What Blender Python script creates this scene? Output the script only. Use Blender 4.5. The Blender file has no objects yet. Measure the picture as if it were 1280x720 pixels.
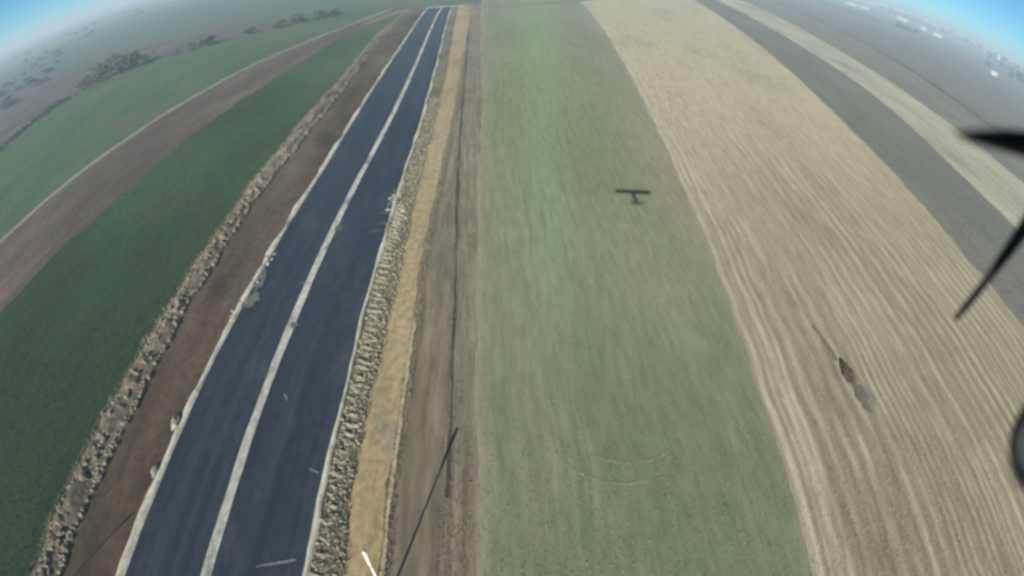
import bpy, bmesh, math, random
import numpy as np
from mathutils import Vector, Matrix
random.seed(7); rng = np.random.default_rng(7)
S = bpy.context.scene; C = S.collection; R = math.radians

# ------------------------------------------------------------------ camera, sky, sun, exposure
cd = bpy.data.cameras.new('camera'); cam = bpy.data.objects.new('camera', cd); C.objects.link(cam)
cd.type = 'PANO'; cd.panorama_type = 'FISHEYE_EQUISOLID'
cd.fisheye_lens = 19.4625; cd.fisheye_fov = R(180); cd.sensor_width = 36.0; cd.sensor_fit = 'HORIZONTAL'
cd.dof.use_dof = True; cd.dof.focus_distance = 60; cd.dof.aperture_fstop = 4.2
cd.clip_start = 0.02; cd.clip_end = 60000
PITCH, ROLL, H = R(36.46), R(0.947), 18.0
cam.location = (0, 0, H)
cam.matrix_world = Matrix.Translation((0, 0, H)) @ Matrix.Rotation(R(90) - PITCH, 4, 'X') @ Matrix.Rotation(ROLL, 4, 'Z')
S.camera = cam
SUN_AZ, SUN_EL = 12.8, 25.7            # bearing the shadows fall towards, sun height
W = bpy.data.worlds.new('World'); S.world = W; W.use_nodes = True
wn = W.node_tree.nodes; wl = W.node_tree.links
sky = wn.new('ShaderNodeTexSky'); sky.sky_type = 'NISHITA'; sky.sun_disc = False
sky.sun_elevation = R(SUN_EL); sky.sun_rotation = R(180 + SUN_AZ)
sky.air_density = 0.6; sky.dust_density = 0.0; sky.ozone_density = 4.0
tint = wn.new('ShaderNodeMix'); tint.data_type = 'RGBA'; tint.blend_type = 'MULTIPLY'; tint.inputs[0].default_value = 1
tint.inputs[7].default_value = (.33, .70, .75, 1)          # the camera's cool white balance
wl.new(sky.outputs[0], tint.inputs[6]); wl.new(tint.outputs[2], wn['Background'].inputs[0]); wn['Background'].inputs[1].default_value = 0.05
sd = bpy.data.lights.new('sun', 'SUN'); sd.energy = 3.9; sd.angle = R(0.4); sd.color = (1, .935, .80)
so = bpy.data.objects.new('sun', sd); C.objects.link(so)
sv = Vector((math.sin(R(SUN_AZ)) * math.cos(R(SUN_EL)), math.cos(R(SUN_AZ)) * math.cos(R(SUN_EL)), -math.sin(R(SUN_EL))))
so.rotation_euler = sv.to_track_quat('-Z', 'Y').to_euler(); so.location = (0, -30, 60)
S.view_settings.view_transform = 'Standard'; S.view_settings.look = 'None'
S.view_settings.exposure = 1.52; S.view_settings.gamma = 1.0
S.render.engine = 'CYCLES'
S.cycles.use_denoising = True
S.cycles.filter_width = 3.0
S.cycles.max_bounces = 5; S.cycles.diffuse_bounces = 2; S.cycles.glossy_bounces = 2; S.cycles.volume_bounces = 1

# ------------------------------------------------------------------ helpers
def tag(o, label=None, cat=None, group=None, kind=None):
    if label: o['label'] = label
    if cat: o['category'] = cat
    if group: o['group'] = group
    if kind: o['kind'] = kind
    return o
def link(name, me, m=None, parent=None, loc=None):
    o = bpy.data.objects.new(name, me); C.objects.link(o)
    if m is not None and me is not None and not me.materials: me.materials.append(m)
    if parent: o.parent = parent
    if loc: o.location = loc
    return o
def empty(name, loc, rz=0):
    o = bpy.data.objects.new(name, None); C.objects.link(o); o.location = loc; o.rotation_euler = (0, 0, rz)
    o.empty_display_size = .3; return o
def bmobj(name, bm, m, parent=None, loc=None, smooth=False):
    me = bpy.data.meshes.new(name); bm.normal_update(); bm.to_mesh(me); bm.free()
    if smooth:
        for p in me.polygons: p.use_smooth = True
    return link(name, me, m, parent, loc)
def pyobj(name, verts, faces, m, parent=None, loc=None, smooth=False):
    me = bpy.data.meshes.new(name); me.from_pydata([tuple(map(float, v)) for v in verts], [], [tuple(int(i) for i in f) for f in faces]); me.update()
    if smooth: me.polygons.foreach_set('use_smooth', [True] * len(me.polygons))
    return link(name, me, m, parent, loc)
def npmesh(name, V, Q):                      # fast numpy mesh, Q of (n,3) or (n,4)
    me = bpy.data.meshes.new(name); n, k = Q.shape
    me.vertices.add(len(V)); me.vertices.foreach_set('co', V.astype(np.float32).ravel())
    me.loops.add(n * k); me.loops.foreach_set('vertex_index', Q.astype(np.int32).ravel())
    me.polygons.add(n); me.polygons.foreach_set('loop_start', np.arange(0, n * k, k, dtype=np.int32))
    me.polygons.foreach_set('loop_total', np.full(n, k, np.int32)); me.update(calc_edges=True); return me
_tab = rng.random((256, 256))
def vnoise(x, y):                            # value noise 0..1
    x = np.asarray(x, float); y = np.asarray(y, float)
    xi = np.floor(x).astype(int); yi = np.floor(y).astype(int); fx = x - xi; fy = y - yi
    fx = fx * fx * (3 - 2 * fx); fy = fy * fy * (3 - 2 * fy)
    a = _tab[xi & 255, yi & 255]; b = _tab[(xi + 1) & 255, yi & 255]; c = _tab[xi & 255, (yi + 1) & 255]; d = _tab[(xi + 1) & 255, (yi + 1) & 255]
    return (a * (1 - fx) + b * fx) * (1 - fy) + (c * (1 - fx) + d * fx) * fy
def fbm(x, y, o=4):
    s = 0; a = .5
    for i in range(o): s = s + a * vnoise(x * 2 ** i + 17.3 * i, y * 2 ** i + 9.1 * i); a *= .5
    return s
def sstep(a, b, x):
    t = np.clip((x - a) / (b - a), 0, 1); return t * t * (3 - 2 * t)

# --- node helper
class NT:
    def __init__(s, name, rough=.95, spec=.15):
        s.m = bpy.data.materials.new(name); s.m.use_nodes = True; s.t = s.m.node_tree; s.n = s.t.nodes; s.l = s.t.links
        s.b = s.n['Principled BSDF']; s.b.inputs['Roughness'].default_value = rough; s.b.inputs['Specular IOR Level'].default_value = spec
        s._uv = None
    def set(s, sock, v):
        if hasattr(v, 'is_linked') or isinstance(v, bpy.types.NodeSocket): s.l.new(v, sock)
        else: sock.default_value = (tuple(v) + (1,)) if (isinstance(v, (tuple, list)) and len(v) == 3 and sock.type == 'RGBA') else v
    def uv(s):
        if s._uv is None: s._uv = s.n.new('ShaderNodeUVMap').outputs[0]; s._uv.node.uv_map = 'metres'
        return s._uv
    def obj(s): return s.n.new('ShaderNodeTexCoord').outputs['Object']
    def scale(s, v, sc):
        k = s.n.new('ShaderNodeMapping'); s.l.new(v, k.inputs[0]); k.inputs['Scale'].default_value = sc; return k.outputs[0]
    def noise(s, v, scale=1, detail=4, rough=.55, dist=0):
        k = s.n.new('ShaderNodeTexNoise'); s.l.new(v, k.inputs['Vector']); k.inputs['Scale'].default_value = scale
        k.inputs['Detail'].default_value = detail; k.inputs['Roughness'].default_value = rough; k.inputs['Distortion'].default_value = dist
        return k.outputs['Fac']
    def step(s, v, a, b, lo=0., hi=1.):
        k = s.n.new('ShaderNodeMapRange'); k.interpolation_type = 'SMOOTHSTEP'; s.set(k.inputs[0], v)
        for i, q in enumerate((a, b, lo, hi)): k.inputs[i + 1].default_value = q
        return k.outputs[0]
    def mix(s, f, a, b, mode='MIX'):
        k = s.n.new('ShaderNodeMix'); k.data_type = 'RGBA'; k.blend_type = mode
        s.set(k.inputs[0], f); s.set(k.inputs[6], a); s.set(k.inputs[7], b); return k.outputs[2]
    def math(s, op, a, b=0.):
        k = s.n.new('ShaderNodeMath'); k.operation = op; s.set(k.inputs[0], a); s.set(k.inputs[1], b); return k.outputs[0]
    def attr(s, name):
        k = s.n.new('ShaderNodeAttribute'); k.attribute_name = name
        q = s.n.new('ShaderNodeSeparateColor'); s.l.new(k.outputs['Color'], q.inputs[0]); return q.outputs
    def wave(s, v, spacing, dist=1.0, dscale=.4, axis='X'):
        k = s.n.new('ShaderNodeTexWave'); k.bands_direction = axis; s.l.new(v, k.inputs[0]); k.inputs['Scale'].default_value = math.pi * 2 / 20 / spacing
        k.inputs['Distortion'].default_value = dist; k.inputs['Detail'].default_value = 2; k.inputs['Detail Scale'].default_value = dscale; return k.outputs['Fac']
    def bump(s, h, dist=.03, strength=.6):
        k = s.n.new('ShaderNodeBump'); s.l.new(h, k.inputs['Height']); k.inputs['Distance'].default_value = dist; k.inputs['Strength'].default_value = strength
        s.l.new(k.outputs[0], s.b.inputs['Normal'])
    def out(s, c): s.set(s.b.inputs['Base Color'], c); return s.m

def soil_mat(name, dark, mid, light, streak=(1.2, .12), rows=None, patch=None, patch_scale=.05, extra=None, bump=.04, fine=.35, rough=.95, spec=.12, fst=.5):
    """ground cover: three tones broken by noise drawn out along the rows, optional sown rows, optional patch colour"""
    t = NT(name, rough, spec); uv = t.uv()
    st = t.noise(t.scale(uv, (streak[0], streak[1], 1)), 1, 5, .6, .3)
    big = t.noise(t.scale(uv, (.11, .035, 1)), 1, 4, .6)
    fn = t.noise(t.scale(uv, (1, fst, 1)), 3.0, 4, .7)
    c = t.mix(t.step(st, .36, .66), dark, mid)
    c = t.mix(t.step(big, .4, .68), c, light)
    if rows:
        sp, col, amt = rows
        wv = t.wave(uv, sp, 1.6, .25)
        brk = t.noise(t.scale(uv, (1.5, .25, 1)), 1, 3, .6)
        c = t.mix(t.math('MULTIPLY', t.step(wv, .45, .95), t.step(brk, .3, .6, .15 * amt, amt)), c, col)
    if patch: c = t.mix(t.step(t.noise(t.scale(uv, (1, .5, 1)), patch_scale, 5, .6), .52, .66), c, patch)
    if extra: c = extra(t, c, uv)
    f = t.step(fn, .25, .75, 1 - fine, 1 + fine * .6)
    c = t.mix(1.0, c, f, 'MULTIPLY')
    t.bump(t.noise(t.scale(uv, (1, min(1, fst * 2), 1)), 2.2, 6, .7), bump, .7)
    return t.out(c)

# --- ground strips that run away from the camera: boundary curves are plan positions x(y) in metres
class Curve:
    def __init__(s, pts, wob=.15, seed=0, off=0.):
        p = sorted(pts, key=lambda q: q[1]); s.x = np.array([q[0] for q in p], float) + off; s.y = np.array([q[1] for q in p], float); s.w = wob; s.s = seed
    def __call__(s, y):
        y = np.asarray(y, float); b = 4.0 + np.abs(y) * .1
        x = sum(np.interp(y + b * k, s.y, s.x) for k in (-1, -.5, 0, .5, 1)) / 5
        return x + s.w * (fbm(y * .35 + s.s * 13.7, np.zeros_like(y) + s.s, 4) - .47) * 2
    def shift(s, d, wob=None, seed=None):
        c = Curve(list(zip(s.x, s.y)), s.w if wob is None else wob, s.s if seed is None else seed, d); return c
def ysteps(y0, y1, near=.3, k=.012):
    o = [y0]
    while o[-1] < y1: o.append(o[-1] + max(near, abs(o[-1]) * k))
    o[-1] = y1; return np.array(o)
def strip(name, L, Rr, y0, y1, nu, m, z=.012, zf=None, near=.3, k=.012, parent=None, kind='structure', mask=None):
    ys = ysteps(y0, y1, near, k); xl, xr = L(ys), Rr(ys); f = np.linspace(0, 1, nu + 1)
    X = xl[:, None] * (1 - f) + xr[:, None] * f; Y = np.repeat(ys[:, None], nu + 1, 1)
    Z = np.full_like(X, z)
    if zf is not None: Z = Z + zf(X - xl[:, None], f[None, :] + 0 * X, Y, X)
    V = np.stack([X, Y, Z], -1).reshape(-1, 3); n = nu + 1
    a = (np.arange(len(ys) - 1)[:, None] * n + np.arange(nu)[None, :]).ravel()
    Q = np.stack([a, a + 1, a + 1 + n, a + n], 1); me = npmesh(name, V, Q)
    uvl = me.uv_layers.new(name='metres'); U = np.stack([(X - xl[:, None]).ravel(), Y.ravel()], 1)
    uvl.data.foreach_set('uv', U[Q.ravel()].astype(np.float32).ravel())
    if mask is not None:
        at = me.color_attributes.new('mask', 'FLOAT_COLOR', 'POINT'); M = mask(X - xl[:, None], f[None, :] + 0 * X, Y, X)
        at.data.foreach_set('color', np.concatenate([M.reshape(-1, 3), np.ones((M.size // 3, 1))], 1).astype(np.float32).ravel())
    me.polygons.foreach_set('use_smooth', np.ones(len(Q), bool))
    o = link(name, me, m, parent)
    if kind and not parent: o['kind'] = kind
    return o

# ------------------------------------------------------------------ boundary curves (metres; x to the right, y away)
c_hedge = Curve([(-88, -20), (-90, 30), (-92, 62.8), (-97, 78), (-101, 98), (-97, 108), (-85.6, 114.3), (-77, 120), (-69, 127), (-57, 134), (-44, 150)], 1.2, 1)
c_lbrown = Curve([(-52, -20), (-51.4, 31), (-51.1, 38), (-50.5, 46), (-50.2, 54), (-49.1, 63), (-48, 73), (-46.5, 85), (-44, 97), (-38.8, 117), (-34, 142), (-33, 160)], .35, 2)
c_brown = Curve([(-39, -20), (-38.6, 20), (-38, 25), (-37.5, 30), (-37.1, 38), (-36.7, 50), (-36.3, 65), (-35, 87), (-33.4, 117), (-30.5, 133), (-29, 160)], .5, 3)
c_bank = Curve([(-20, -20), (-20, 3), (-19.9, 8), (-20.1, 12), (-20.3, 20), (-20.8, 28), (-21.3, 36), (-21.8, 42), (-22.4, 52), (-23, 68), (-25, 89), (-27.6, 113), (-27.9, 150)], .35, 4)
c_bankin = Curve([(-18.2, -20), (-18.4, 4), (-18.3, 9), (-18.5, 14), (-18.7, 19), (-19.3, 26.5), (-19.9, 37), (-20.4, 47), (-20.7, 56.5), (-21.8, 70), (-23.5, 89), (-25, 110), (-25.4, 150)], .4, 5)
c_left = Curve([(-15, -20), (-15, 8.4), (-14.95, 12), (-15.2, 16.6), (-15.4, 21), (-15.5, 26.5), (-15.8, 36.4), (-16.1, 45), (-17.3, 62), (-19.2, 91), (-22.1, 130), (-23.3, 146)], .05, 6)
c_mid = Curve([(-10.5, -20), (-11, 6.5), (-11.1, 9.6), (-11.2, 12.6), (-11.5, 17.8), (-11.7, 24), (-12, 33), (-12.2, 41.4), (-12.6, 55.2), (-14, 75.4), (-18.4, 129.5), (-19.6, 146)], .04, 7)
c_right = Curve([(-6.6, -20), (-7.15, 7.2), (-7.3, 12), (-7.6, 19.5), (-8.1, 26.5), (-8.6, 38), (-9.2, 51), (-11, 75), (-15.6, 128.5), (-17, 146)], .1, 8)
c_sandl = Curve([(-5.2, -20), (-5.7, 7), (-5.95, 10), (-6.2, 15), (-6.4, 22), (-6.6, 30), (-7.1, 36), (-7.4, 44), (-8.1, 57), (-9.4, 76), (-12.4, 112), (-15, 146), (-16, 165)], .22, 9)
c_sandr = Curve([(-4.1, -20), (-4.35, 7.5), (-4.5, 11), (-4.6, 14.6), (-4.75, 17), (-4.95, 20), (-5.3, 27), (-5.65, 37), (-6.1, 51), (-7.5, 77), (-11.3, 143), (-12.4, 165)], .2, 10)
c_furrow = Curve([(-1.8, -20), (-2.2, 7), (-2.34, 12), (-2.58, 17), (-2.9, 21.5), (-3.5, 29.3), (-4.6, 42), (-6.4, 68), (-8.9, 105), (-12, 148)], .12, 11)
c_crop = Curve([(-.6, -20), (-1.04, 7.8), (-1.5, 14), (-2, 21.6), (-2.5, 35), (-4.4, 68), (-9, 140), (-12, 200), (-24, 430)], .3, 12)
c_tan = Curve([(11, -20), (11.5, 8.8), (11.65, 13), (11.8, 16.4), (12.2, 22), (12.6, 28), (13.2, 36), (14.2, 51), (15.9, 76), (18.0, 115), (18.8, 170), (21, 430)], .2, 13)
c_grey = Curve([(38, -20), (38.8, 26.5), (39.5, 34), (41.5, 46), (43.8, 61), (47.7, 80.5), (53.5, 110), (62.5, 165), (69.2, 215), (90, 430)], .3, 14)
c_cream = Curve([(54, -20), (57.3, 46.5), (59.2, 56), (63.5, 72), (68, 94), (72, 121), (76, 157), (84, 215), (104, 430)], .3, 15)
c_creamr = Curve([(76, -20), (79, 58), (81.5, 76), (83.5, 91), (87, 115), (94, 155), (104, 220), (128, 430)], .5, 16)
c_dark = Curve([(98, -20), (106, 70), (109, 90), (112, 106), (121, 138), (129.5, 172), (134, 207), (150, 300), (185, 430)], .5, 17)

# ------------------------------------------------------------------ ground out to the horizon
def ground():
    g = np.concatenate([-np.geomspace(12000, 60, 26), np.linspace(-40, 40, 5), np.geomspace(60, 12000, 26)])
    X, Y = np.meshgrid(g, g); n = len(g); V = np.stack([X, Y, np.full_like(X, -.06)], -1).reshape(-1, 3)
    a = (np.arange(n - 1)[:, None] * n + np.arange(n - 1)[None, :]).ravel()
    me = npmesh('ground', V, np.stack([a, a + 1, a + 1 + n, a + n], 1))
    t = NT('far_farmland'); p = t.obj()
    k = t.n.new('ShaderNodeTexVoronoi'); k.inputs['Scale'].default_value = 1
    rot = t.n.new('ShaderNodeMapping'); t.l.new(p, rot.inputs[0]); rot.inputs['Rotation'].default_value = (0, 0, R(24)); rot.inputs['Scale'].default_value = (.022, .0065, 1)
    t.l.new(rot.outputs[0], k.inputs[0]); sp = t.n.new('ShaderNodeSeparateColor'); t.l.new(k.outputs['Color'], sp.inputs[0])
    c = t.mix(t.step(sp.outputs[0], .3, .34), (.085, .075, .066), (.10, .13, .075))
    c = t.mix(t.step(sp.outputs[1], .66, .7), c, (.14, .125, .10))
    c = t.mix(t.step(sp.outputs[2], .7, .74), c, (.055, .075, .05))
    c = t.mix(t.step(t.noise(p, .03, 6, .65), .42, .68), c, (.06, .07, .055))
    c = t.mix(t.step(t.noise(p, .25, 5, .7), .5, .75, 0, .6), c, (.04, .05, .035))
    o = link('ground', me, t.out(c)); o['kind'] = 'structure'
ground()

GREEN_L = soil_mat('dark_winter_wheat', (.013, .028, .012), (.017, .037, .015), (.022, .044, .018), (.5, .1), (1.6, (.028, .052, .022), .35), (.026, .038, .018), .06, lambda t, c, uv: t.mix(t.math('MULTIPLY', t.attr('mask')[0], .85), c, (.055, .092, .04)))
GREEN_FAR = soil_mat('mid_winter_wheat', (.04, .075, .034), (.052, .09, .04), (.064, .10, .045), (.4, .1), None, (.075, .085, .06), .05)
BROWN = soil_mat('ploughed_strip', (.06, .046, .037), (.085, .065, .053), (.13, .10, .082), (.8, .15), (1.2, (.05, .039, .03), .4), (.055, .058, .036), .07)
strip('far_field', Curve([(-330, -20), (-330, 520)], 0), c_hedge, -20, 150, 30, soil_mat('scrub_ground', (.05, .055, .05), (.085, .072, .068), (.10, .085, .078), (.2, .12), None, (.05, .08, .045), .03), .0, None, 1)
strip('far_field', Curve([(-330, 100), (-330, 520)], 0), Curve([(-11, 149), (-12, 200), (-24, 430)], 0), 150.5, 420, 40, soil_mat('far_pasture', (.05, .085, .055), (.06, .10, .06), (.08, .10, .07), (.1, .1), None, (.09, .08, .06), .03), .0, None, 1)
strip('green_field', c_hedge, c_lbrown, -20, 150, 40, GREEN_FAR, .012)
strip('grass_margin', c_lbrown.shift(-.15), c_lbrown.shift(.9, .3, 31), -20, 150, 2, soil_mat('dry_margin', (.15, .145, .11), (.20, .19, .145), (.22, .21, .17)), .02)
strip('ploughed_strip', c_lbrown.shift(.75, .3, 31), c_brown, -20, 148, 30, BROWN, .014)
def wheatmask(u, f, y, x):                # crop mottling, plus lens vignette painted in as darker green towards the camera
    n = fbm(x * .12, y * .05, 4); q = np.clip(sstep(15, 80, y) * .7 + (n - .45) * 1.4 * sstep(8, 30, y), 0, 1); return np.stack([q, q, q], -1)
strip('wheat_field', c_brown, c_bank, -20, 146, 60, GREEN_L, .012, mask=wheatmask)

# bank of turned earth on the left, ditch side falling to the runway
BANK = soil_mat('turned_earth', (.075, .062, .044), (.12, .103, .075), (.16, .14, .103), (1.2, .9), None, (.04, .032, .024), .5, bump=.08)
DITCH = soil_mat('bare_brown_verge', (.04, .03, .019), (.066, .049, .032), (.105, .082, .057), (.8, .25), None, (.032, .023, .016), .12, bump=.06)
def bankz(u, f, y, x):
    s = np.sin(np.clip(f, 0, 1) * np.pi) ** .7
    return s * (.12 + .38 * fbm(x * 1.6, y * 1.3, 4) ** 1.4 * 1.6) + .0
strip('earth_bank', c_bank.shift(-.25), c_bankin.shift(.1), -20, 146, 16, BANK, .005, bankz, .15, .008)
strip('verge', c_bankin.shift(-.1), c_left.shift(-.12), -20, 147, 14, DITCH, .016, lambda u, f, y, x: .10 * fbm(x * .8, y * .5, 3) * np.sin(np.pi * f) + .05 * f, .2)
# ------------------------------------------------------------------ runway
def runway_extra(t, c, uv):
    lane = t.noise(t.scale(uv, (1.1, .012, 1)), 1, 3, .6)
    c = t.mix(t.step(lane, .38, .68, 0, .75), c, (.022, .033, .050))
    dust = t.noise(t.scale(uv, (.5, .18, 1)), 1, 6, .7)
    c = t.mix(t.step(dust, .48, .78, 0, .55), c, (.062, .072, .082))
    patch = t.noise(t.scale(uv, (.28, .06, 1)), 1, 5, .65, .6); c = t.mix(t.step(patch, .5, .6, 0, .6), c, (.008, .014, .026))
    tyre = t.noise(t.scale(uv, (3.4, .02, 1)), 1, 4, .7, .3); c = t.mix(t.step(tyre, .56, .74, 0, .6), c, (.045, .056, .07))
    blot = t.noise(uv, .9, 5, .7); c = t.mix(t.step(blot, .55, .72, 0, .4), c, (.035, .046, .06))
    seam = t.wave(uv, 1.9, .25, .2); return t.mix(t.step(seam, .985, 1, 0, .5), c, (.01, .015, .022))
ASPH = soil_mat('runway_surface', (.008, .014, .024), (.012, .020, .032), (.018, .027, .039), (2.2, .05), None, None, .1, runway_extra, .012, .25, .6, .3)
run = strip('runway', c_left, c_right, -20, 145, 26, ASPH, .07, lambda u, f, y, x: .03 * np.sin(np.pi * f) + .012 * (fbm(x * .4, y * .15, 3) - .5))
PALE = soil_mat('pale_edging', (.30, .285, .24), (.42, .40, .34), (.48, .46, .41), (2.5, .6), None, (.24, .21, .16), .6)
WHITE = soil_mat('worn_white_paint', (.25, .25, .225), (.36, .355, .325), (.43, .425, .39), (3, .35), None, (.15, .155, .15), .45, bump=.008)
strip('centre_line', c_mid.shift(-.22, .06, 41), c_mid.shift(.22, .06, 42), -20, 145, 4, WHITE, .118, None, .15, parent=run)
wig = lambda u, f, y, x: .10 * np.sin(np.pi * f) * (.4 + fbm(x * 1.3, y * 1.1, 3))
strip('edge_strip', c_left.shift(-.22, .24, 43), c_left.shift(.16, .10, 44), -20, 146, 4, PALE, .08, wig, .12, .008, parent=run)
strip('edge_strip', c_right.shift(-.05, .12, 45), c_right.shift(.2, .16, 46), -20, 146, 4, PALE, .09, wig, .12, .008, parent=run)
# ------------------------------------------------------------------ verge, sand, track
VERGE = soil_mat('olive_verge', (.085, .08, .054), (.12, .115, .078), (.155, .145, .10), (1.5, .5), None, (.07, .06, .042), .3, bump=.08)
SAND = soil_mat('tawny_sand', (.24, .185, .10), (.285, .225, .125), (.305, .25, .15), (2.2, .08), None, (.20, .17, .12), .2, bump=.03)
TRACK = soil_mat('track_earth', (.105, .09, .063), (.15, .13, .092), (.185, .167, .12), (3.2, .04), (.8, (.095, .076, .054), .6), (.105, .102, .066), .22, bump=.05, fst=.12)
TRACK2 = soil_mat('track_side', (.12, .104, .076), (.172, .152, .112), (.198, .182, .134), (4, .035), (.55, (.11, .088, .066), .6), (.12, .12, .078), .2, bump=.05, fst=.1)
strip('verge', c_right.shift(.15), c_sandl.shift(.15), -20, 148, 8, VERGE, .02, lambda u, f, y, x: .10 * fbm(x * 1.5, y * 1.2, 4) * np.sin(np.pi * f), .2)
strip('sand_strip', c_sandl, c_sandr, -20, 152, 10, SAND, .035, lambda u, f, y, x: .06 * fbm(x * .9, y * .25, 4) * np.sin(np.pi * f), .2)
strip('dirt_track', c_sandr.shift(-.1), c_furrow, -20, 150, 12, TRACK, .022, lambda u, f, y, x: .08 * fbm(x * 1.8, y * .12, 4), .2)
strip('dirt_track', c_furrow.shift(-.05), c_crop.shift(.15), -20, 150, 10, TRACK2, .020, lambda u, f, y, x: .07 * fbm(x * 2.6, y * .1, 4), .2)
DARKS = soil_mat('dark_furrow', (.03, .024, .02), (.045, .036, .028), (.06, .05, .038), (2, .6))  # darker earth tones along the furrow line
strip('furrow', c_furrow.shift(-.09, .10, 51), c_furrow.shift(.08, .10, 52), 11, 110, 3, DARKS, .082, lambda u, f, y, x: -.02 * np.sin(np.pi * f), .2)
# ------------------------------------------------------------------ the green crop and the stubble fields
def cropmask(u, f, y, x):
    xc = np.interp(y, [0, 30, 52, 154, 430], [2.4, 2.2, 2.7, 5, 8]); w = np.interp(y, [0, 30, 52, 154, 430], [1.6, 1.5, 2.2, 6, 9])
    n = fbm(x * .25, y * .06, 4)
    band = np.exp(-((x - xc) / w) ** 2) * sstep(14, 36, y) * (.6 + .8 * n)
    bare = np.clip(sstep(1.3, .05, u + (n - .5) * 1.6) * .95 + sstep(.62, .98, f) * .55 * sstep(8, 40, y) * (.5 + n) + .3 * sstep(.5, .64, n) + sstep(.95, 1, f) * .4, 0, 1)
    lush = sstep(30, 8, y) * (.4 + .6 * n)
    return np.stack([band, bare, lush], -1)
def crop_extra(t, c, uv):
    a = t.attr('mask')
    c = t.mix(a[2], c, (.105, .135, .062)); c = t.mix(a[1], c, (.205, .188, .135)); c = t.mix(t.math('MULTIPLY', a[0], .7), c, (.155, .235, .115))
    st = t.noise(t.scale(uv, (2.4, .10, 1)), 1, 5, .65, .4); c = t.mix(t.step(st, .47, .68, 0, .42), c, (.098, .118, .066))
    st2 = t.noise(t.scale(uv, (1.6, .07, 1)), 1.7, 4, .6, .4); return t.mix(t.step(st2, .5, .72, 0, .4), c, (.20, .21, .135))
CROP = soil_mat('thin_green_crop', (.125, .15, .084), (.142, .168, .095), (.165, .188, .11), (1.4, .05), (.8, (.17, .18, .105), .3), None, .1, crop_extra, .015, .2, fst=.14)
strip('crop_field', c_crop, c_tan, -20, 420, 70, CROP, .03, lambda u, f, y, x: .04 * fbm(x * 1.2, y * .12, 4), .3, mask=cropmask)
def rows_(u, y):                          # straw left in drawn-out, broken swaths of uneven width
    w = fbm(u * .22, y * .03, 3); a = .5 + .5 * np.cos((u + (w - .5) * .3) * 2 * np.pi / .92); b = .5 + .5 * np.cos((u * 1.03 + (w - .5) * .45) * 2 * np.pi / .53 + 1)
    k = fbm(u * .33, y * .03, 3); m = sstep(.28, .6, fbm(u * 1.4, y * .12, 4)); g = sstep(.38, .58, k)
    return (a ** 1.5 * (1 - g) + b ** 1.5 * g) * (.25 + .9 * m)
def rowz(u, f, y, x): return (.035 * rows_(u, y) + .025 * fbm(u * 2.6, y * .2, 4)) * np.clip(1.4 - y / 200, .1, 1)
def tanmask(u, f, y, x):
    n = fbm(u * .2, y * .05, 4); row = rows_(u, y) + 1.3 * np.exp(-((u - .4) / .2) ** 2) * (.5 + fbm(u, y * .15, 3)) + 1.1 * np.exp(-((u - 1.35) / .2) ** 2) * (.4 + fbm(u, y * .15, 3))
    far = sstep(4, 75, y); return np.stack([np.clip(row, 0, 1.2) * (1 - .3 * far), far, sstep(.5, .7, n)], -1)  # far: lens vignette and sun hotspot put into the straw colour, darker near
def tan_extra(t, c, uv):
    a = t.attr('mask')
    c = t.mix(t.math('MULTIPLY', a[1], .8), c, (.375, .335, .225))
    c = t.mix(t.math('MULTIPLY', a[2], .3), c, (.15, .132, .085))
    c = t.mix(t.math('MULTIPLY', a[0], .75), c, (.36, .335, .24))
    brk = t.noise(t.scale(uv, (3.2, .10, 1)), 1, 5, .7); return t.mix(t.step(brk, .48, .7, 0, .5), c, (.155, .13, .084))
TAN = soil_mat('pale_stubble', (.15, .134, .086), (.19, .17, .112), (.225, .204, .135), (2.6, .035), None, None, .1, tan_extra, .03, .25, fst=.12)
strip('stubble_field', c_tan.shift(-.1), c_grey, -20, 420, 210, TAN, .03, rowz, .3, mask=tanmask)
GREY = soil_mat('grey_fallow', (.105, .102, .082), (.125, .12, .098), (.14, .138, .112), (.9, .1), (1.5, (.15, .145, .115), .3), (.10, .112, .085), .06)
CREAM = soil_mat('cream_stubble', (.24, .228, .168), (.30, .285, .205), (.34, .325, .24), (.6, .06), (2.2, (.36, .34, .26), .4), (.21, .195, .15), .05)
FALLOW = soil_mat('brown_grey_fallow', (.125, .113, .092), (.15, .138, .112), (.165, .155, .125), (.5, .06), (2.5, (.11, .10, .082), .4), (.13, .14, .10), .04)
strip('fallow_field', c_grey.shift(-.1), c_cream, -20, 420, 30, GREY, .016)
strip('cream_field', c_cream.shift(-.1), c_creamr, -20, 420, 30, CREAM, .02)
strip('fallow_field', c_creamr.shift(-.1), c_dark, -20, 420, 30, FALLOW, .012)
strip('furrow', c_dark.shift(-1.6), c_dark.shift(1.8), -20, 400, 3, soil_mat('dark_boundary', (.055, .05, .04), (.07, .065, .05), (.075, .075, .055), (.5, .2)), .02, None, 1)
strip('far_field', c_dark.shift(1.2), Curve([(300, -20), (380, 200), (560, 420)], 2, 21), -20, 420, 30, soil_mat('grey_green_fallow', (.105, .108, .085), (.125, .125, .10), (.14, .135, .112), (.2, .05), None, (.11, .10, .095), .03), .008, None, 1)
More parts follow.
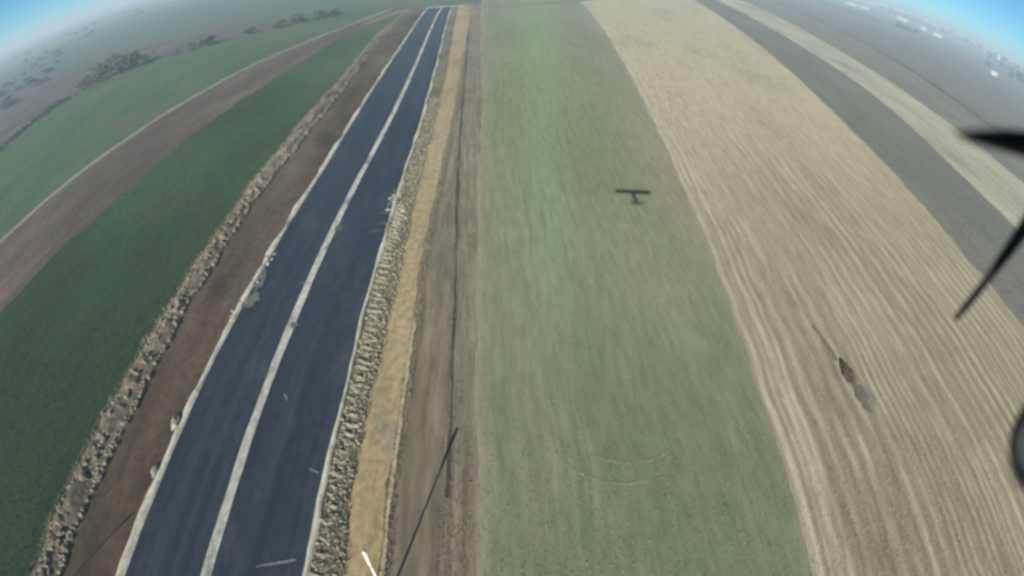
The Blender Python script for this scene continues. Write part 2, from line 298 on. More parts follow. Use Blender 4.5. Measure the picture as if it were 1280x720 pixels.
# track across the far end of the runway
def ribbon(name, pts, w, m, z, wob=.1, parent=None, kind='structure', n=12):
    P = [Vector((*p, 0)) for p in pts]; D = []
    for i in range(len(P) - 1):
        for k in range(n): D.append(P[i].lerp(P[i + 1], k / n))
    D.append(P[-1]); D = [sum((D[min(max(i + k, 0), len(D) - 1)] for k in range(-n // 2, n // 2 + 1)), Vector()) / (2 * (n // 2) + 1) for i in range(len(D))]
    V = []; U = []; d = 0
    for i, p in enumerate(D):
        tg = (D[min(i + 1, len(D) - 1)] - D[max(i - 1, 0)]).normalized(); nn = Vector((-tg.y, tg.x, 0)); tp = min(1, .25 + min(i, len(D) - 1 - i) / 4)
        if i: d += (p - D[i - 1]).length
        for q in (-.5, 0, .5):
            o = nn * (q * w * tp + random.uniform(-1, 1) * wob * w); V.append((p.x + o.x, p.y + o.y, z)); U.append((q * w, d))
    F = []
    for i in range(len(D) - 1):
        for k in range(2): F.append((i * 3 + k + 1, i * 3 + k, i * 3 + 3 + k, i * 3 + 4 + k))
    o = pyobj(name, V, F, m, parent); uvl = o.data.uv_layers.new(name='metres')
    for lp in o.data.loops: uvl.data[lp.index].uv = U[lp.vertex_index]
    if kind and not parent: o['kind'] = kind
    return o
ribbon('dirt_track', [(-34, 118), (-30.5, 134), (-28, 144.5), (-18, 147.8), (-1, 148.5), (12, 158), (30, 185)], 2.6, soil_mat('reddish_track', (.14, .10, .08), (.17, .13, .10), (.20, .16, .125), (.6, .3)), .13, .05)
ribbon('gravel_patch', [(-24, 145.5), (-20, 146.2), (-16, 146.6), (-13, 146.8)], 1.7, soil_mat('pale_gravel', (.40, .39, .36), (.46, .45, .42), (.5, .49, .46), (1, 1)), .14, .12)

ribbon('sand_ridge', [(-4.2, 5), (-4.35, 8), (-4.5, 11.5), (-4.62, 15), (-4.75, 18), (-4.95, 22)], .16, soil_mat('pale_dry_sand', (.30, .25, .16), (.36, .31, .21), (.40, .35, .25), (2, 1)), .11, .25)
arc = lambda cx, cy, r, a, b: [(cx + r * math.cos(R(q)), cy + r * math.sin(R(q))) for q in np.linspace(a, b, 18)]
TYRE = soil_mat('pressed_crop', (.15, .165, .092), (.18, .195, .115), (.19, .205, .125), (2, 1))
ribbon('tyre_track', arc(4.7, 15.2, 3.55, 196, 296), .13, TYRE, .064, .3)
ribbon('tyre_track', arc(4.9, 15.4, 2.75, 232, 312), .11, TYRE, .064, .3)
SCR = soil_mat('scuffed_asphalt', (.10, .12, .14), (.14, .16, .18), (.16, .18, .2), (3, 3), bump=.005)
for a in ([(-9.2, 7.0), (-8.4, 7.3), (-7.4, 7.7)], [(-8.15, 11.85), (-7.42, 11.6)], [(-12.4, 24.4), (-11.5, 24.3)], [(-10.4, 15.9), (-10.0, 15.3)]):
    ribbon('scuff_mark', a, .10, SCR, .121, .3, parent=run)

def irregular(name, cx, cy, rx, ry, rot, m, z, n=26, jit=.35, kind='structure'):
    V = [(cx, cy, z)]; 
    for i in range(n):
        a = 2 * math.pi * i / n; q = 1 + jit * (random.random() - .5) * 2; x, y = rx * math.cos(a) * q, ry * math.sin(a) * q
        V.append((cx + x * math.cos(rot) - y * math.sin(rot), cy + x * math.sin(rot) + y * math.cos(rot), z))
    o = pyobj(name, V, [(0, 1 + i, 1 + (i + 1) % n) for i in range(n)], m)
    uvl = o.data.uv_layers.new(name='metres')
    for lp in o.data.loops: uvl.data[lp.index].uv = V[lp.vertex_index][:2]
    if kind: o['kind'] = kind
    return o
SPILL = soil_mat('spilt_pale_dust', (.035, .043, .053), (.06, .066, .072), (.12, .12, .113), (1.5, 1), None, (.08, .095, .115), 1.2)
for (x, y, rx, ry, a, k) in ((-8.5, 31.2, .5, .22, .1, 0), (-8.6, 32.6, .45, .2, -.2, 1), (-8.7, 30.2, .55, .16, .2, 2), (-8.75, 35, .25, 1.6, .05, 3), (-15.0, 24.6, .35, 1.1, .1, 4), (-14.8, 22.6, .4, .7, -.3, 5), (-11.55, 30.6, .28, .45, .2, 6), (-11.35, 20.6, .2, .3, .2, 7)):
    irregular('gravel_patch', x, y, rx, ry, a, SPILL, .122 + .0015 * k)
irregular('grey_patch', 17.72, 15.5, .34, .95, .0, soil_mat('grey_ground', (.105, .096, .07), (.125, .116, .088), (.14, .13, .10), (3, 2)), .15)  # greyer ground tones beside the heap
irregular('grey_patch', 17.85, 16.1, .55, 1.5, .1, soil_mat('pale_grey_ground', (.155, .148, .112), (.18, .17, .13), (.2, .188, .145), (3, 2)), .145)
ribbon('tyre_rut', [(17.0, 21.2), (17.2, 20.0), (17.35, 18.9), (17.3, 18.0)], .22, soil_mat('brown_rut', (.135, .118, .078), (.155, .136, .092), (.17, .15, .104), (2, 1)), .15, .25)

# ------------------------------------------------------------------ clods, ribs of earth, stones
def clod_mesh(name, m, sx, sy, sz, seed, sub=2, rough=.28):
    r = random.Random(seed); bm = bmesh.new(); bmesh.ops.create_icosphere(bm, subdivisions=sub, radius=1)
    ph = [r.uniform(0, 6) for _ in range(6)]
    for v in bm.verts:
        p = v.co; k = 1 + rough * (math.sin(p.x * 3.1 + ph[0]) * math.sin(p.y * 2.7 + ph[1]) + .6 * math.sin(p.z * 5 + ph[2]) * math.sin(p.x * 5.3 + ph[3])) + r.uniform(-.12, .12)
        v.co = Vector((p.x * sx, p.y * sy, max(p.z, -.35) * sz)) * k
    me = bpy.data.meshes.new(name); bm.to_mesh(me); bm.free(); me.materials.append(m); return me
def solid_mat(name, a, b, scale=6, rough=.95, bump=.02, spec=.15):
    t = NT(name, rough, spec); p = t.obj(); n = t.noise(p, scale, 5, .65)
    t.bump(t.noise(p, scale * 3, 5, .7), bump, .7); return t.out(t.mix(t.step(n, .35, .68), a, b))
CLODM = solid_mat('clod_earth', (.10, .086, .063), (.195, .175, .133), 5)
RIBM = solid_mat('grey_rib_earth', (.15, .14, .105), (.235, .22, .17), 5)
STONE = solid_mat('pale_rubble', (.15, .138, .115), (.28, .262, .225), 5)
clods = [clod_mesh('earth_clod', CLODM, .20, .15, .14, k, 2, .42) for k in range(6)]
ribs = [clod_mesh('earth_rib', RIBM, .48, .13, .11, 20 + k, 3, .32) for k in range(5)]
stones = [clod_mesh('stone', STONE, .2, .16, .13, 40 + k, 2, .2) for k in range(5)]
cb, ci, cr, cs = c_bank, c_bankin, c_right, c_sandl
n = 0; y = 2.6
while n < 230:
    xl, xr = float(cb(np.array([y]))[0]), float(ci(np.array([y]))[0])
    for k in range(2 if y < 45 else 1):
        f = random.betavariate(2, 2.6) if k else random.uniform(.08, .6); o = link('earth_clod', random.choice(clods)); s_ = random.uniform(.55, 1.25)
        o.location = (xl + (xr - xl) * f, y + random.uniform(-.2, .2), .10 + .24 * math.sin(math.pi * f)); o.rotation_euler = (random.uniform(-.4, .4), random.uniform(-.4, .4), random.uniform(0, 6)); o.scale = (s_, s_ * random.uniform(.7, 1.2), s_ * random.uniform(.8, 1.2))
        tag(o, 'rough clod of brown earth heaped on the bank left of the runway', 'clod', 'clods heaped along the left bank'); n += 1
    y += .30 + .005 * y
y = 5.2; n = 0
while y < 34 and n < 70:
    x0, x1 = float(cr(np.array([y]))[0]) + .22, float(cs(np.array([y]))[0])
    o = link('earth_rib', random.choice(ribs)); L = min(1.0, max(.4, x1 - x0 - .2)) * random.uniform(.65, 1.05)
    o.location = (x0 + L * .45 + random.uniform(-.05, .05), y + random.uniform(-.08, .08), .05); o.rotation_euler = (0, random.uniform(-.06, .06), R(-14) + random.uniform(-.22, .22)); o.scale = (L / 1.04, random.uniform(.75, 1.2), random.uniform(.7, 1.25))
    tag(o, 'short rib of grey earth lying crosswise beside the right edge of the runway', 'earth rib', 'ribs of earth along the right runway edge'); y += random.uniform(.38, .62); n += 1
def scatter_stones(pts, sc, label, group):
    for (x, y) in pts:
        o = link('stone', random.choice(stones)); q = random.uniform(.4, 1.5) * sc; o.location = (x, y, .10); o.rotation_euler = (random.uniform(-.5, .5), random.uniform(-.5, .5), random.uniform(0, 6)); o.scale = (q, q * random.uniform(.6, 1.2), q * random.uniform(.6, 1.1)); tag(o, label, 'stone', group)
scatter_stones([(random.uniform(-8.3, -7.15), random.uniform(29.4, 33.4)) for _ in range(18)] + [(random.uniform(-8.9, -8.2), random.uniform(33, 38)) for _ in range(12)], .95, 'pale broken stone in the rubble spill at the right runway edge', 'rubble at the right runway edge')
scatter_stones([(-15.35 + random.uniform(-.35, .3), random.uniform(20.5, 27.5)) for _ in range(18)], .85, 'pale stone in the crumbled part of the left runway edge', 'rubble at the left runway edge')
o = link('stone', stones[2], None, None, (-15.45, 13.3, .14)); o.scale = (1.3, 2.8, 1.6); tag(o, 'large whitish stone by the left runway edge in the foreground', 'stone')
o = link('stone', stones[3], None, None, (-15.35, 10.4, .14)); o.scale = (.9, 2.0, 1.3); tag(o, 'smaller whitish stone by the left runway edge, nearest the camera', 'stone')
o = link('earth_mound', clod_mesh('earth_mound', solid_mat('dark_heap', (.035, .028, .018), (.085, .066, .042), 5), .30, .78, .40, 77, 3, .22), None, None, (17.55, 17.2, .06)); tag(o, 'dark brown heap of earth lying in the pale stubble field', 'heap')

# ------------------------------------------------------------------ grass and straw
def tufts(name, label, P, Z, h, w, m, blades=2, lean=.5):
    n = len(P); V = []; base = np.column_stack([P, Z]); T = []
    for b in range(blades):
        a = rng.random(n) * 2 * np.pi; hh = h * (.5 + rng.random(n)); ww = w * (.6 + .8 * rng.random(n)); d = np.column_stack([np.cos(a), np.sin(a), 0 * a])
        l = rng.random(n) * 2 * np.pi; top = base + np.column_stack([np.cos(l) * hh * lean, np.sin(l) * hh * lean, hh])
        V += [base - d * ww[:, None], base + d * ww[:, None], top]; k = b * 3 * n; i = np.arange(n); T.append(np.column_stack([k + i, k + n + i, k + 2 * n + i]))
    me = npmesh(name, np.concatenate(V), np.concatenate(T)); o = link(name, me, m); tag(o, label, kind='stuff'); return o
def between(A, B, n, y0, y1, z, pw=1.0, edge=None):
    y = y0 + (y1 - y0) * rng.random(n) ** pw; f = rng.random(n) if edge is None else edge(rng.random(n)); return np.column_stack([A(y) * (1 - f) + B(y) * f, y]), np.full(n, z)
DRY = solid_mat('dry_grass', (.11, .10, .065), (.19, .175, .12), .8); STRAW = solid_mat('straw', (.19, .172, .115), (.30, .275, .19), .5)
WHEAT = solid_mat('wheat_blades', (.016, .034, .014), (.026, .052, .02), .4); CROPB = solid_mat('crop_blades', (.12, .148, .08), (.155, .18, .10), .4)
P, Z = between(c_right.shift(.25), c_sandl.shift(.1), 5000, 3, 80, .06, 1.6); tufts('dry_grass', 'dry grass growing on the olive verge right of the runway', P, Z, .14, .02, DRY)
P, Z = between(c_bank.shift(-.4), c_bank.shift(.5), 6000, 2, 110, .06, 1.6); tufts('dry_grass', 'pale dry grass fringing the left earth bank', P, Z, .18, .025, DRY)
P, Z = between(c_sandr.shift(-.12), c_sandr.shift(.35), 3000, 4, 90, .06, 1.6); tufts('dry_grass', 'dry grass along the right side of the sand strip', P, Z, .12, .02, DRY)
P, Z = between(c_furrow.shift(-.3), c_crop, 4500, 4, 110, .05, 1.6); tufts('dry_grass', 'sparse dry grass on the track beside the green crop', P, Z, .09, .014, DRY)
P, Z = between(c_tan, c_tan.shift(27), 42000, 3, 75, .06, 1.3); tufts('straw_stubble', 'short pale straw standing in the stubble field', P, Z, .08, .018, STRAW, 1, .9)
P, Z = between(c_crop, c_tan, 16000, 3, 60, .05, 1.3); tufts('crop_seedlings', 'thin green seedlings of the crop field', P, Z, .08, .016, CROPB, 1, .9)
P, Z = between(c_brown, c_bank, 30000, 2, 70, .02, 1.3); tufts('wheat_seedlings', 'dark green seedlings of the wheat field left of the bank', P, Z, .12, .025, WHEAT, 1, .8)
P, Z = between(c_bank, c_bankin, 5000, 2, 80, .15, 1.5); me_ = clod_mesh('clod', CLODM, .07, .06, .06, 90, 1)
def grains(name, label, P, Z, src, lo, hi):
    n = len(P); V0 = np.array([v.co for v in src.vertices]); T0 = np.array([p.vertices[:] for p in src.polygons]); s = lo + (hi - lo) * rng.random(n) ** 2; a = rng.random(n) * 6.28
    c, q = np.cos(a), np.sin(a); X = V0[None, :, 0] * c[:, None] - V0[None, :, 1] * q[:, None]; Y = V0[None, :, 0] * q[:, None] + V0[None, :, 1] * c[:, None]
    V = np.stack([X * s[:, None] + P[:, :1], Y * s[:, None] + P[:, 1:], V0[None, :, 2] * s[:, None] + Z[:, None]], -1).reshape(-1, 3)
    T = (T0[None] + (np.arange(n) * len(V0))[:, None, None]).reshape(-1, 3); me = npmesh(name, V, T); o = link(name, me, src.materials[0]); tag(o, label, kind='stuff')
grains('earth_crumbs', 'small crumbs of earth between the clods of the left bank', P, Z, me_, .7, 2.6)
P, Z = between(c_right.shift(.2), c_sandl, 2500, 4, 60, .08, 1.5); grains('earth_crumbs', 'small crumbs of grey earth between the ribs right of the runway', P, Z, clod_mesh('clod', RIBM, .06, .05, .05, 91, 1), .6, 2)

# ------------------------------------------------------------------ windsock pole, hose
def tube_bm(bm, pts, rad, n=10, cap=True):
    rings = []
    for i, p in enumerate(pts):
        p = Vector(p); t = (Vector(pts[min(i + 1, len(pts) - 1)]) - Vector(pts[max(i - 1, 0)])).normalized()
        a = t.orthogonal().normalized(); b = t.cross(a); r = rad[i] if isinstance(rad, (list, tuple)) else rad
        if rings:
            a = (pa - t * pa.dot(t)).normalized(); b = t.cross(a)
        pa = a; rings.append([bm.verts.new(p + (a * math.cos(2 * math.pi * k / n) + b * math.sin(2 * math.pi * k / n)) * r) for k in range(n)])
    for A, B in zip(rings, rings[1:]):
        for k in range(n): bm.faces.new((A[k], A[(k + 1) % n], B[(k + 1) % n], B[k]))
    if cap: bm.faces.new(rings[0][::-1]); bm.faces.new(rings[-1])
    return bm
def plain(name, col, rough=.5, spec=.4, metal=0., var=.15):
    t = NT(name, rough, spec); t.b.inputs['Metallic'].default_value = metal; n = t.noise(t.obj(), 9, 4, .6)
    return t.out(t.mix(t.step(n, .3, .7), tuple(c * (1 - var) for c in col), tuple(min(1, c * (1 + var)) for c in col)))
WP = plain('pole_white', (.55, .53, .5), .5)
w = empty('windsock', (-3.98, 6.53, .05)); tag(w, 'white windsock mast standing at the edge of the sand strip, its sock hanging limp', 'windsock')
bmobj('pole', tube_bm(bmesh.new(), [(0, 0, 0), (0, 0, 1.5), (-.01, 0, 3.95)], [.05, .045, .03]), WP, w, smooth=True)
bm = bmesh.new(); tube_bm(bm, [(-.28, 0, .05), (.28, 0, .05)], .05, 8); tube_bm(bm, [(0, -.28, .05), (0, .28, .05)], .045, 8); bmobj('foot', bm, WP, w)
hp = bmobj('hoop', tube_bm(bmesh.new(), [(.065 * math.cos(a), .065 * math.sin(a), 3.88) for a in np.linspace(0, 2 * math.pi, 17)], .012, 6, False), plain('hoop_metal', (.4, .4, .4), .4), w)
bm = bmesh.new(); tube_bm(bm, [(0, 0, 3.9), (.005, .01, 3.7), (-.01, .015, 3.4), (.0, .0, 3.1), (.01, .01, 2.9)], [.065, .075, .065, .06, .055], 12, True); sk = bmobj('sock', bm, plain('sock_cloth', (.5, .46, .42), .8, .1), w, smooth=True)
bm = bmesh.new(); tube_bm(bm, [(-18.6, 2.2, .12), (-17.9, 3.4, .13), (-17.32, 4.5, .16), (-16.9, 5.4, .15), (-16.54, 6.13, .17), (-16.0, 7.2, .16), (-15.66, 7.95, .12)], .035, 8)
tag(bmobj('hose', bm, plain('black_rubber', (.02, .02, .02), .6), None, smooth=True), 'thin black hose lying across the bare brown verge left of the runway', 'hose')

# ------------------------------------------------------------------ bushes and trees, each a thing
def crown_bm(seed, n, rx, rz, z0, leaf):
    r = random.Random(seed); bm = bmesh.new(); cl = [(Vector((r.gauss(0, .42) * rx, r.gauss(0, .42) * rx, z0 + rz * (.5 + r.uniform(-.4, .45)))), r.uniform(.3, .6)) for _ in range(9)]
    for i in range(n):
        c, q = r.choice(cl); d = Vector((r.gauss(0, 1), r.gauss(0, 1), r.gauss(0, 1))).normalized() * r.random() ** .4; p = c + Vector((d.x * rx, d.y * rx, d.z * rz * .6)) * q
        if p.z < z0 * .6 + .02: continue
        a = Vector((r.gauss(0, 1), r.gauss(0, 1), r.gauss(0, .6))).normalized(); b = a.orthogonal().normalized(); l = leaf * r.uniform(.6, 1.4)
        bm.faces.new([bm.verts.new(p + a * l), bm.verts.new(p + b * l * .6), bm.verts.new(p - a * l), bm.verts.new(p - b * l * .6)])
    return bm
def to_mesh(name, bm, m):
    me = bpy.data.meshes.new(name); bm.to_mesh(me); bm.free(); me.materials.append(m); return me
LEAF = solid_mat('dull_leaves', (.028, .042, .026), (.05, .064, .038), .4); LEAF2 = solid_mat('olive_leaves', (.028, .034, .02), (.055, .058, .034), .4); BARK = solid_mat('bark', (.06, .05, .04), (.11, .09, .07), 2)
def trunk_bm(seed, h, r0):
    r = random.Random(seed); bm = bmesh.new(); top = Vector((r.uniform(-.4, .4), r.uniform(-.4, .4), h)); tube_bm(bm, [(0, 0, 0), top * .5, top], [r0, r0 * .75, r0 * .4], 7)
    for k in range(4):
        b = top * r.uniform(.45, .9); e = b + Vector((r.uniform(-1, 1) * h * .45, r.uniform(-1, 1) * h * .45, h * r.uniform(.3, .6))); tube_bm(bm, [b, (b + e) / 2 + Vector((0, 0, .2)), e], [r0 * .4, r0 * .28, r0 * .12], 5)
    return bm
tree_v = [(to_mesh('trunk', trunk_bm(k, 4.5, .35), BARK), to_mesh('crown', crown_bm(50 + k, 420, 5.2, 7.5, 3.2, .75), (LEAF, LEAF2)[k % 2])) for k in range(4)]
bush_v = [(to_mesh('stems', trunk_bm(30 + k, .8, .08), BARK), to_mesh('crown', crown_bm(80 + k, 300, 2.4, 2.6, .2, .36), (LEAF, LEAF2)[k % 2])) for k in range(4)]
def plant(name, var, x, y, s, sz, label, cat, group):
    t = empty(name, (x, y, 0), random.uniform(0, 6)); t.scale = (s, s, s * sz); tag(t, label, cat, group); link(var[0].name.split('.')[0], var[0], None, t); link('crown', var[1], None, t); return t
for i, (x, y, s) in enumerate([(-99, 106, 1.5), (-96, 108.5, 1.9), (-92.5, 110.5, 1.6), (-102, 103, 1.1), (-89, 112.6, 1.1)]):
    plant('bush', bush_v[i % 4], x, y, s, .8, 'dark bush in the thick clump at the far corner of the left green field', 'bush', 'clump of bushes at the field corner')
for i, (x, y, s) in enumerate([(-78, 119.5, .9), (-75, 121.5, 1.1), (-66.5, 129, .8), (-58.5, 133, 1.0), (-55, 136, 1.2), (-50.5, 142, 1.1), (-48, 144.5, .8), (-82, 117, .6)]):
    plant('bush', bush_v[i % 4], x, y, s, .7, 'small bush strung along the far edge of the left green field', 'bush', 'bushes along the far field edge')
for i in range(34):
    y = 40 + i * 1.9; x = float(c_hedge(np.array([y]))[0]); plant('bush', bush_v[i % 4], x - random.uniform(.2, 1.6), y, random.uniform(.28, .6), .6, 'low scrub bush in the ditch along the left green field', 'bush', 'scrub in the left field ditch')
for i in range(30):
    a = R(random.uniform(-57, -47)); d = random.uniform(185, 420); plant('bush', bush_v[i % 4], math.sin(a) * d, math.cos(a) * d, random.uniform(.7, 1.6), .5, 'dark bush scattered over the scrubland at the far left', 'bush', 'scrubland bushes at the far left')
for i in range(30):
    a = R(random.uniform(-52, -38)); d = random.uniform(420, 900); plant('tree', tree_v[i % 4], math.sin(a) * d, math.cos(a) * d, random.uniform(.35, .7), .6, 'hazy tree near the left horizon beyond the scrubland', 'tree', 'trees near the left horizon')
for i in range(44):
    a = 36.5 + 19.0 * i / 43 + random.uniform(-.3, .3); d = random.uniform(1060, 1180) * (1 - .25 * max(0, a - 46) / 8); a = R(a)
    plant('tree', tree_v[i % 4], math.sin(a) * d, math.cos(a) * d, random.uniform(.8, 1.5), random.uniform(.75, 1.1), 'hazy dark tree in the row behind the white farm buildings on the right horizon', 'tree', 'tree row behind the white buildings')
for i in range(26):
    a = R(random.uniform(48.5, 55)); d = random.uniform(430, 760); plant('tree', tree_v[i % 4], math.sin(a) * d, math.cos(a) * d, random.uniform(.5, 1.0), .9, 'dark tree on the plain at the far right, nearer than the white buildings', 'tree', 'trees at the far right')
for i in range(5):
    a = R(38.6 + .5 * i); d = 560 + 4 * i; plant('bush', bush_v[i % 4], math.sin(a) * d, math.cos(a) * d, random.uniform(1.5, 2.6), .7, 'dark bush in the short hedge in front of the white buildings', 'bush', 'short hedge in front of the buildings')

# ------------------------------------------------------------------ farm buildings on the right horizon
WALLM = plain('whitewash', (.52, .53, .52), .8, .2, 0, .06); ROOFM = plain('pale_sheet_roof', (.42, .43, .43), .6, .3, 0, .1); GLASS = plain('dark_glass', (.05, .06, .07), .2, .5); DOORM = plain('grey_door', (.25, .26, .27), .6)
def box(bm, x0, x1, y0, y1, z0, z1):
    v = [bm.verts.new((x, y, z)) for z in (z0, z1) for y in (y0, y1) for x in (x0, x1)]
    for f in ((0, 2, 3, 1), (4, 5, 7, 6), (0, 1, 5, 4), (1, 3, 7, 5), (3, 2, 6, 7), (2, 0, 4, 6)): bm.faces.new([v[i] for i in f])
    return bm
def house(name, x, y, L, Wd, h, rise, label, nwin, roof=ROOFM):
    t = empty(name, (x, y, -.05), -math.atan2(x, y)); tag(t, label, 'building', 'white farm buildings on the horizon')
    bm = bmesh.new(); prof = [(-Wd / 2, 0), (-Wd / 2, h), (0, h + rise), (Wd / 2, h), (Wd / 2, 0)]
    A = [bm.verts.new((-L / 2, p[0], p[1])) for p in prof]; B = [bm.verts.new((L / 2, p[0], p[1])) for p in prof]
    bm.faces.new(A); bm.faces.new(B[::-1])
    for k in range(5): bm.faces.new((A[k], B[k], B[(k + 1) % 5], A[(k + 1) % 5]))
    bmesh.ops.recalc_face_normals(bm, faces=bm.faces); bmobj('wall', bm, WALLM, t)
    bm = bmesh.new(); o = .5; th = .18; k = rise / (Wd / 2)
    pr = [(-Wd / 2 - o, h - o * k + .02), (0, h + rise + .02), (Wd / 2 + o, h - o * k + .02), (Wd / 2 + o, h - o * k + th), (0, h + rise + th), (-Wd / 2 - o, h - o * k + th)]
    A = [bm.verts.new((-L / 2 - o, *p)) for p in pr]; B = [bm.verts.new((L / 2 + o, *p)) for p in pr]
    for q in ((0, 1, 4, 5), (1, 2, 3, 4)): bm.faces.new([A[i] for i in q]); bm.faces.new([B[i] for i in q][::-1])
    for k in range(6): bm.faces.new((A[k], B[k], B[(k + 1) % 6], A[(k + 1) % 6]))
    bmesh.ops.recalc_face_normals(bm, faces=bm.faces); bmobj('roof', bm, roof, t)
    for i in range(nwin):
        xx = -L / 2 + L * (i + .5) / nwin
        if i == nwin // 2: bmobj('door', box(bmesh.new(), xx - .7, xx + .7, -Wd / 2 - .06, -Wd / 2 + .02, .05, 2.3), DOORM, t)
        else:
            f = bmobj('window', box(bmesh.new(), xx - .75, xx + .75, -Wd / 2 - .05, -Wd / 2 + .02, 1.2, 2.6), WALLM, t); bmobj('pane', box(bmesh.new(), xx - .62, xx + .62, -Wd / 2 - .07, -Wd / 2 - .048, 1.32, 2.48), GLASS, f)
    return t
house('farm_building', 634, 781, 18, 8, 3.6, 2.2, 'longest white farm building on the right horizon, left of the nearer white pair', 5)
house('farm_building', 588, 667, 8.5, 7, 3.4, 2.0, 'short white farm building in the middle of the row on the right horizon', 3)
house('farm_building', 562, 604, 13, 7, 3.1, 1.8, 'medium white farm building at the right end of the row on the horizon', 4)
house('farm_building', 470, 705, 15, 7, 2.2, 1.2, 'faint pale farm building far left of the white row on the right horizon', 4)
house('farm_building', 520, 742, 13, 7, 2.2, 1.2, 'faint pale farm building second from the left on the right horizon', 4)
house('hut', 314, 268, 4.6, 3.2, 1.9, .9, 'small whitish hut on the plain at the far right below the silo', 2)
t = empty('silo', (688, 584, -.05)); tag(t, 'slim pale silo rising among trees at the far right horizon', 'silo')
bmobj('body', tube_bm(bmesh.new(), [(0, 0, 0), (0, 0, 12)], 2.4, 20), WALLM, t); bmobj('roof', tube_bm(bmesh.new(), [(0, 0, 12), (0, 0, 14)], [2.6, .3], 20), ROOFM, t)

# ------------------------------------------------------------------ the model aeroplane that carries the camera
NAVY = plain('navy_film', (.02, .025, .055), .45, .4); BLACKP = plain('black_plastic', (.008, .009, .014), .7, .2); TYREM = plain('tyre_rubber', (.012, .012, .015), .7); RIMM = plain('teal_grey_rim', (.20, .26, .28), .5); WINGM = plain('white_film', (.7, .7, .68), .5)
WY, WZ, WR = .140, -.258, .034
pl = empty('model_aeroplane', (.6, 0, H)); tag(pl, 'dark model aeroplane at the right edge with propeller blades and landing wheel in view', 'aeroplane')
def loft(sections, n=16):                 # sections: (y, z, half width, half height)
    bm = bmesh.new(); rg = []
    for (y, z, a, b) in sections: rg.append([bm.verts.new((a * abs(math.cos(t)) ** .7 * math.copysign(1, math.cos(t)), y, z + b * abs(math.sin(t)) ** .7 * math.copysign(1, math.sin(t)))) for t in (2 * math.pi * k / n for k in range(n))])
    for A, B in zip(rg, rg[1:]):
        for k in range(n): bm.faces.new((A[k], A[(k + 1) % n], B[(k + 1) % n], B[k]))
    bm.faces.new(rg[0][::-1]); bm.faces.new(rg[-1]); bmesh.ops.recalc_face_normals(bm, faces=bm.faces); return bm
bmobj('fuselage', loft([(.30, -.06, .05, .055), (.22, -.05, .075, .085), (0, -.02, .10, .13), (-.4, -.01, .11, .13), (-1.0, .03, .095, .11), (-1.85, .06, .06, .06)]), NAVY, pl, smooth=True)
def foil(span0, span1, y0, c0, c1, z, th, dih=0., vert=False, n=14):
    bm = bmesh.new(); rg = []
    for s, c in ((span0, c0), ((span0 + span1) / 2, max(c0, c1) if span0 * span1 < 0 else (c0 + c1) / 2), (span1, c1)):
        pr = []
        for k in range(n):
            a = 2 * math.pi * k / n; q = (math.cos(a) + 1) / 2; t_ = th * math.sin(a) * (.35 + .65 * (1 - q) ** .0) * (1 - .75 * (1 - q) ** 2)
            yy = y0 - c * (1 - q); pr.append(bm.verts.new((t_ * .5, yy, z + s) if vert else (s, yy, z + t_ * .5 + dih * abs(s))))
        rg.append(pr)
    for A, B in zip(rg, rg[1:]):
        for k in range(n): bm.faces.new((A[k], A[(k + 1) % n], B[(k + 1) % n], B[k]))
    bm.faces.new(rg[0][::-1]); bm.faces.new(rg[-1]); bmesh.ops.recalc_face_normals(bm, faces=bm.faces); return bm
bmobj('wing', foil(-1.35, 1.35, .30, .58, .58, .125, .06), NAVY, pl, smooth=True)
bmobj('tailplane', foil(-.45, .45, -1.5, .34, .30, .08, .02), NAVY, pl, smooth=True)
bmobj('fin', foil(0, .34, -1.6, .26, .16, .08, .018, 0, True), NAVY, pl, smooth=True)
def ray(az, el): return Vector((math.sin(R(az)) * math.cos(R(el)), math.cos(R(az)) * math.cos(R(el)), math.sin(R(el))))
hub = ray(59.70, -5.72) * .7; tips = [ray(54.29, -26.01) * 1.1375 * .7 - hub, ray(47.63, -8.38) * .625 * .7 - hub]; hub = hub - Vector((.6, 0, 0))
axis = tips[0].cross(tips[1]).normalized(); axis = axis if axis.y > 0 else -axis
pr_bm = bmesh.new(); tube_bm(pr_bm, [hub - axis * .05, hub, hub + axis * .04, hub + axis * .075], [.032, .034, .024, .006], 14); prop = bmobj('propeller', pr_bm, BLACKP, pl, smooth=True)
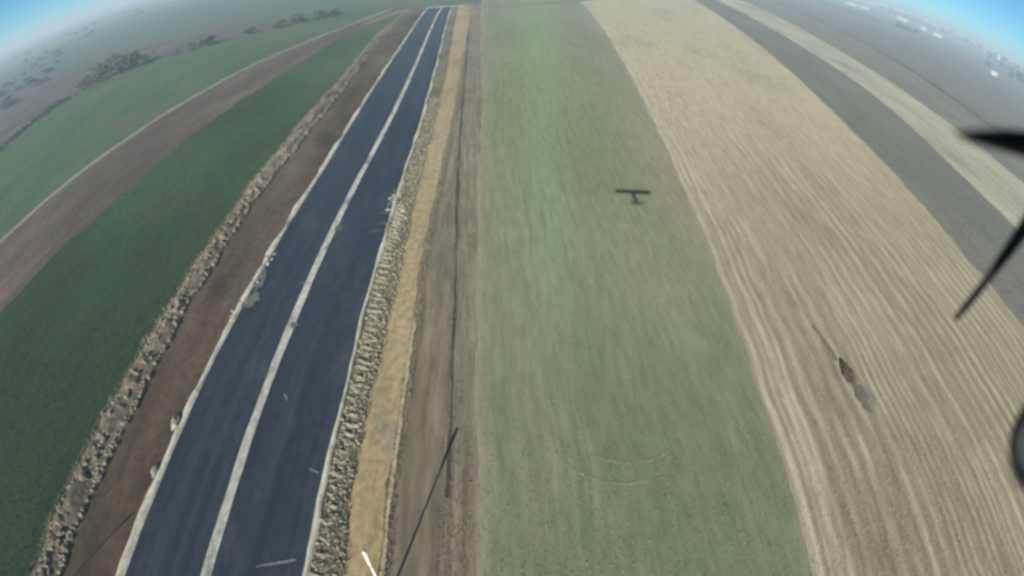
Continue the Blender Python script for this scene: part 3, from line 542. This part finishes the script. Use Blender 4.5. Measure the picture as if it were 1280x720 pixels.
for tp in (tips[0], tips[1], -tips[0], -tips[1]):
    bm = bmesh.new(); r = tp.normalized(); ch = axis.cross(r).normalized(); L = tp.length; rg = []
    for f, wd, tw in ((.05, .016, 55), (.2, .030, 40), (.45, .029, 26), (.7, .022, 18), (.9, .013, 14), (1, .004, 12)):
        cdir = ch * math.cos(R(tw)) + axis * math.sin(R(tw)); nd = r.cross(cdir); sw = -ch * .010 * f * f
        rg.append([bm.verts.new(hub + r * L * f + sw + cdir * wd * .48 * a + nd * .0045 * b) for a, b in ((-1, 0), (-.4, 1), (.4, 1), (1, 0), (.4, -1), (-.4, -1))])
    for A, B in zip(rg, rg[1:]):
        for k in range(6): bm.faces.new((A[k], A[(k + 1) % 6], B[(k + 1) % 6], B[k]))
    bm.faces.new(rg[0][::-1]); bm.faces.new(rg[-1]); bmesh.ops.recalc_face_normals(bm, faces=bm.faces); bmobj('blade', bm, BLACKP, prop, smooth=True)
for sx in (-1, 1):
    wc = Vector((sx * .15, WY, WZ)); bmobj('landing_leg', tube_bm(bmesh.new(), [(sx * .05, WY - .02, -.11), (sx * .09, WY - .01, -.2), (sx * .125, WY, WZ + .01), (sx * .15, WY, WZ)], [.009, .008, .008, .006], 8), BLACKP, pl, smooth=True)
    bm = bmesh.new(); n = 28; rr = [[bm.verts.new(wc + Vector((.014 * math.sin(b), (WR + .012 * math.cos(b)) * math.cos(a), (WR + .012 * math.cos(b)) * math.sin(a)))) for b in (2 * math.pi * j / 10 for j in range(10))] for a in (2 * math.pi * i / n for i in range(n))]
    for i in range(n):
        for j in range(10): bm.faces.new((rr[i][j], rr[(i + 1) % n][j], rr[(i + 1) % n][(j + 1) % 10], rr[i][(j + 1) % 10]))
    bmesh.ops.recalc_face_normals(bm, faces=bm.faces); wh = bmobj('wheel', bm, TYREM, pl, smooth=True)
    bmobj('rim', tube_bm(bmesh.new(), [wc + Vector((-.011, 0, 0)), wc + Vector((-.008, 0, 0)), wc + Vector((.008, 0, 0)), wc + Vector((.011, 0, 0))], [.012, WR - .004, WR - .004, .012], 24), RIMM, wh, smooth=False)

# ------------------------------------------------------------------ the air
def haze():
    bm = bmesh.new(); bmesh.ops.create_cube(bm, size=1); bmesh.ops.scale(bm, vec=(26000, 26000, 33), verts=bm.verts); bmesh.ops.translate(bm, vec=(0, 0, 15.4), verts=bm.verts)
    m = bpy.data.materials.new('air'); m.use_nodes = True; n = m.node_tree.nodes; n.remove(n['Principled BSDF'])
    v = n.new('ShaderNodeVolumePrincipled'); v.inputs['Color'].default_value = (.48, .63, .75, 1); v.inputs['Density'].default_value = .0015; v.inputs['Anisotropy'].default_value = 0
    m.node_tree.links.new(v.outputs[0], n['Material Output'].inputs['Volume'])
    o = bmobj('haze', bm, m); o['kind'] = 'stuff'; o['label'] = 'thin bluish haze lying over the whole plain'
haze()
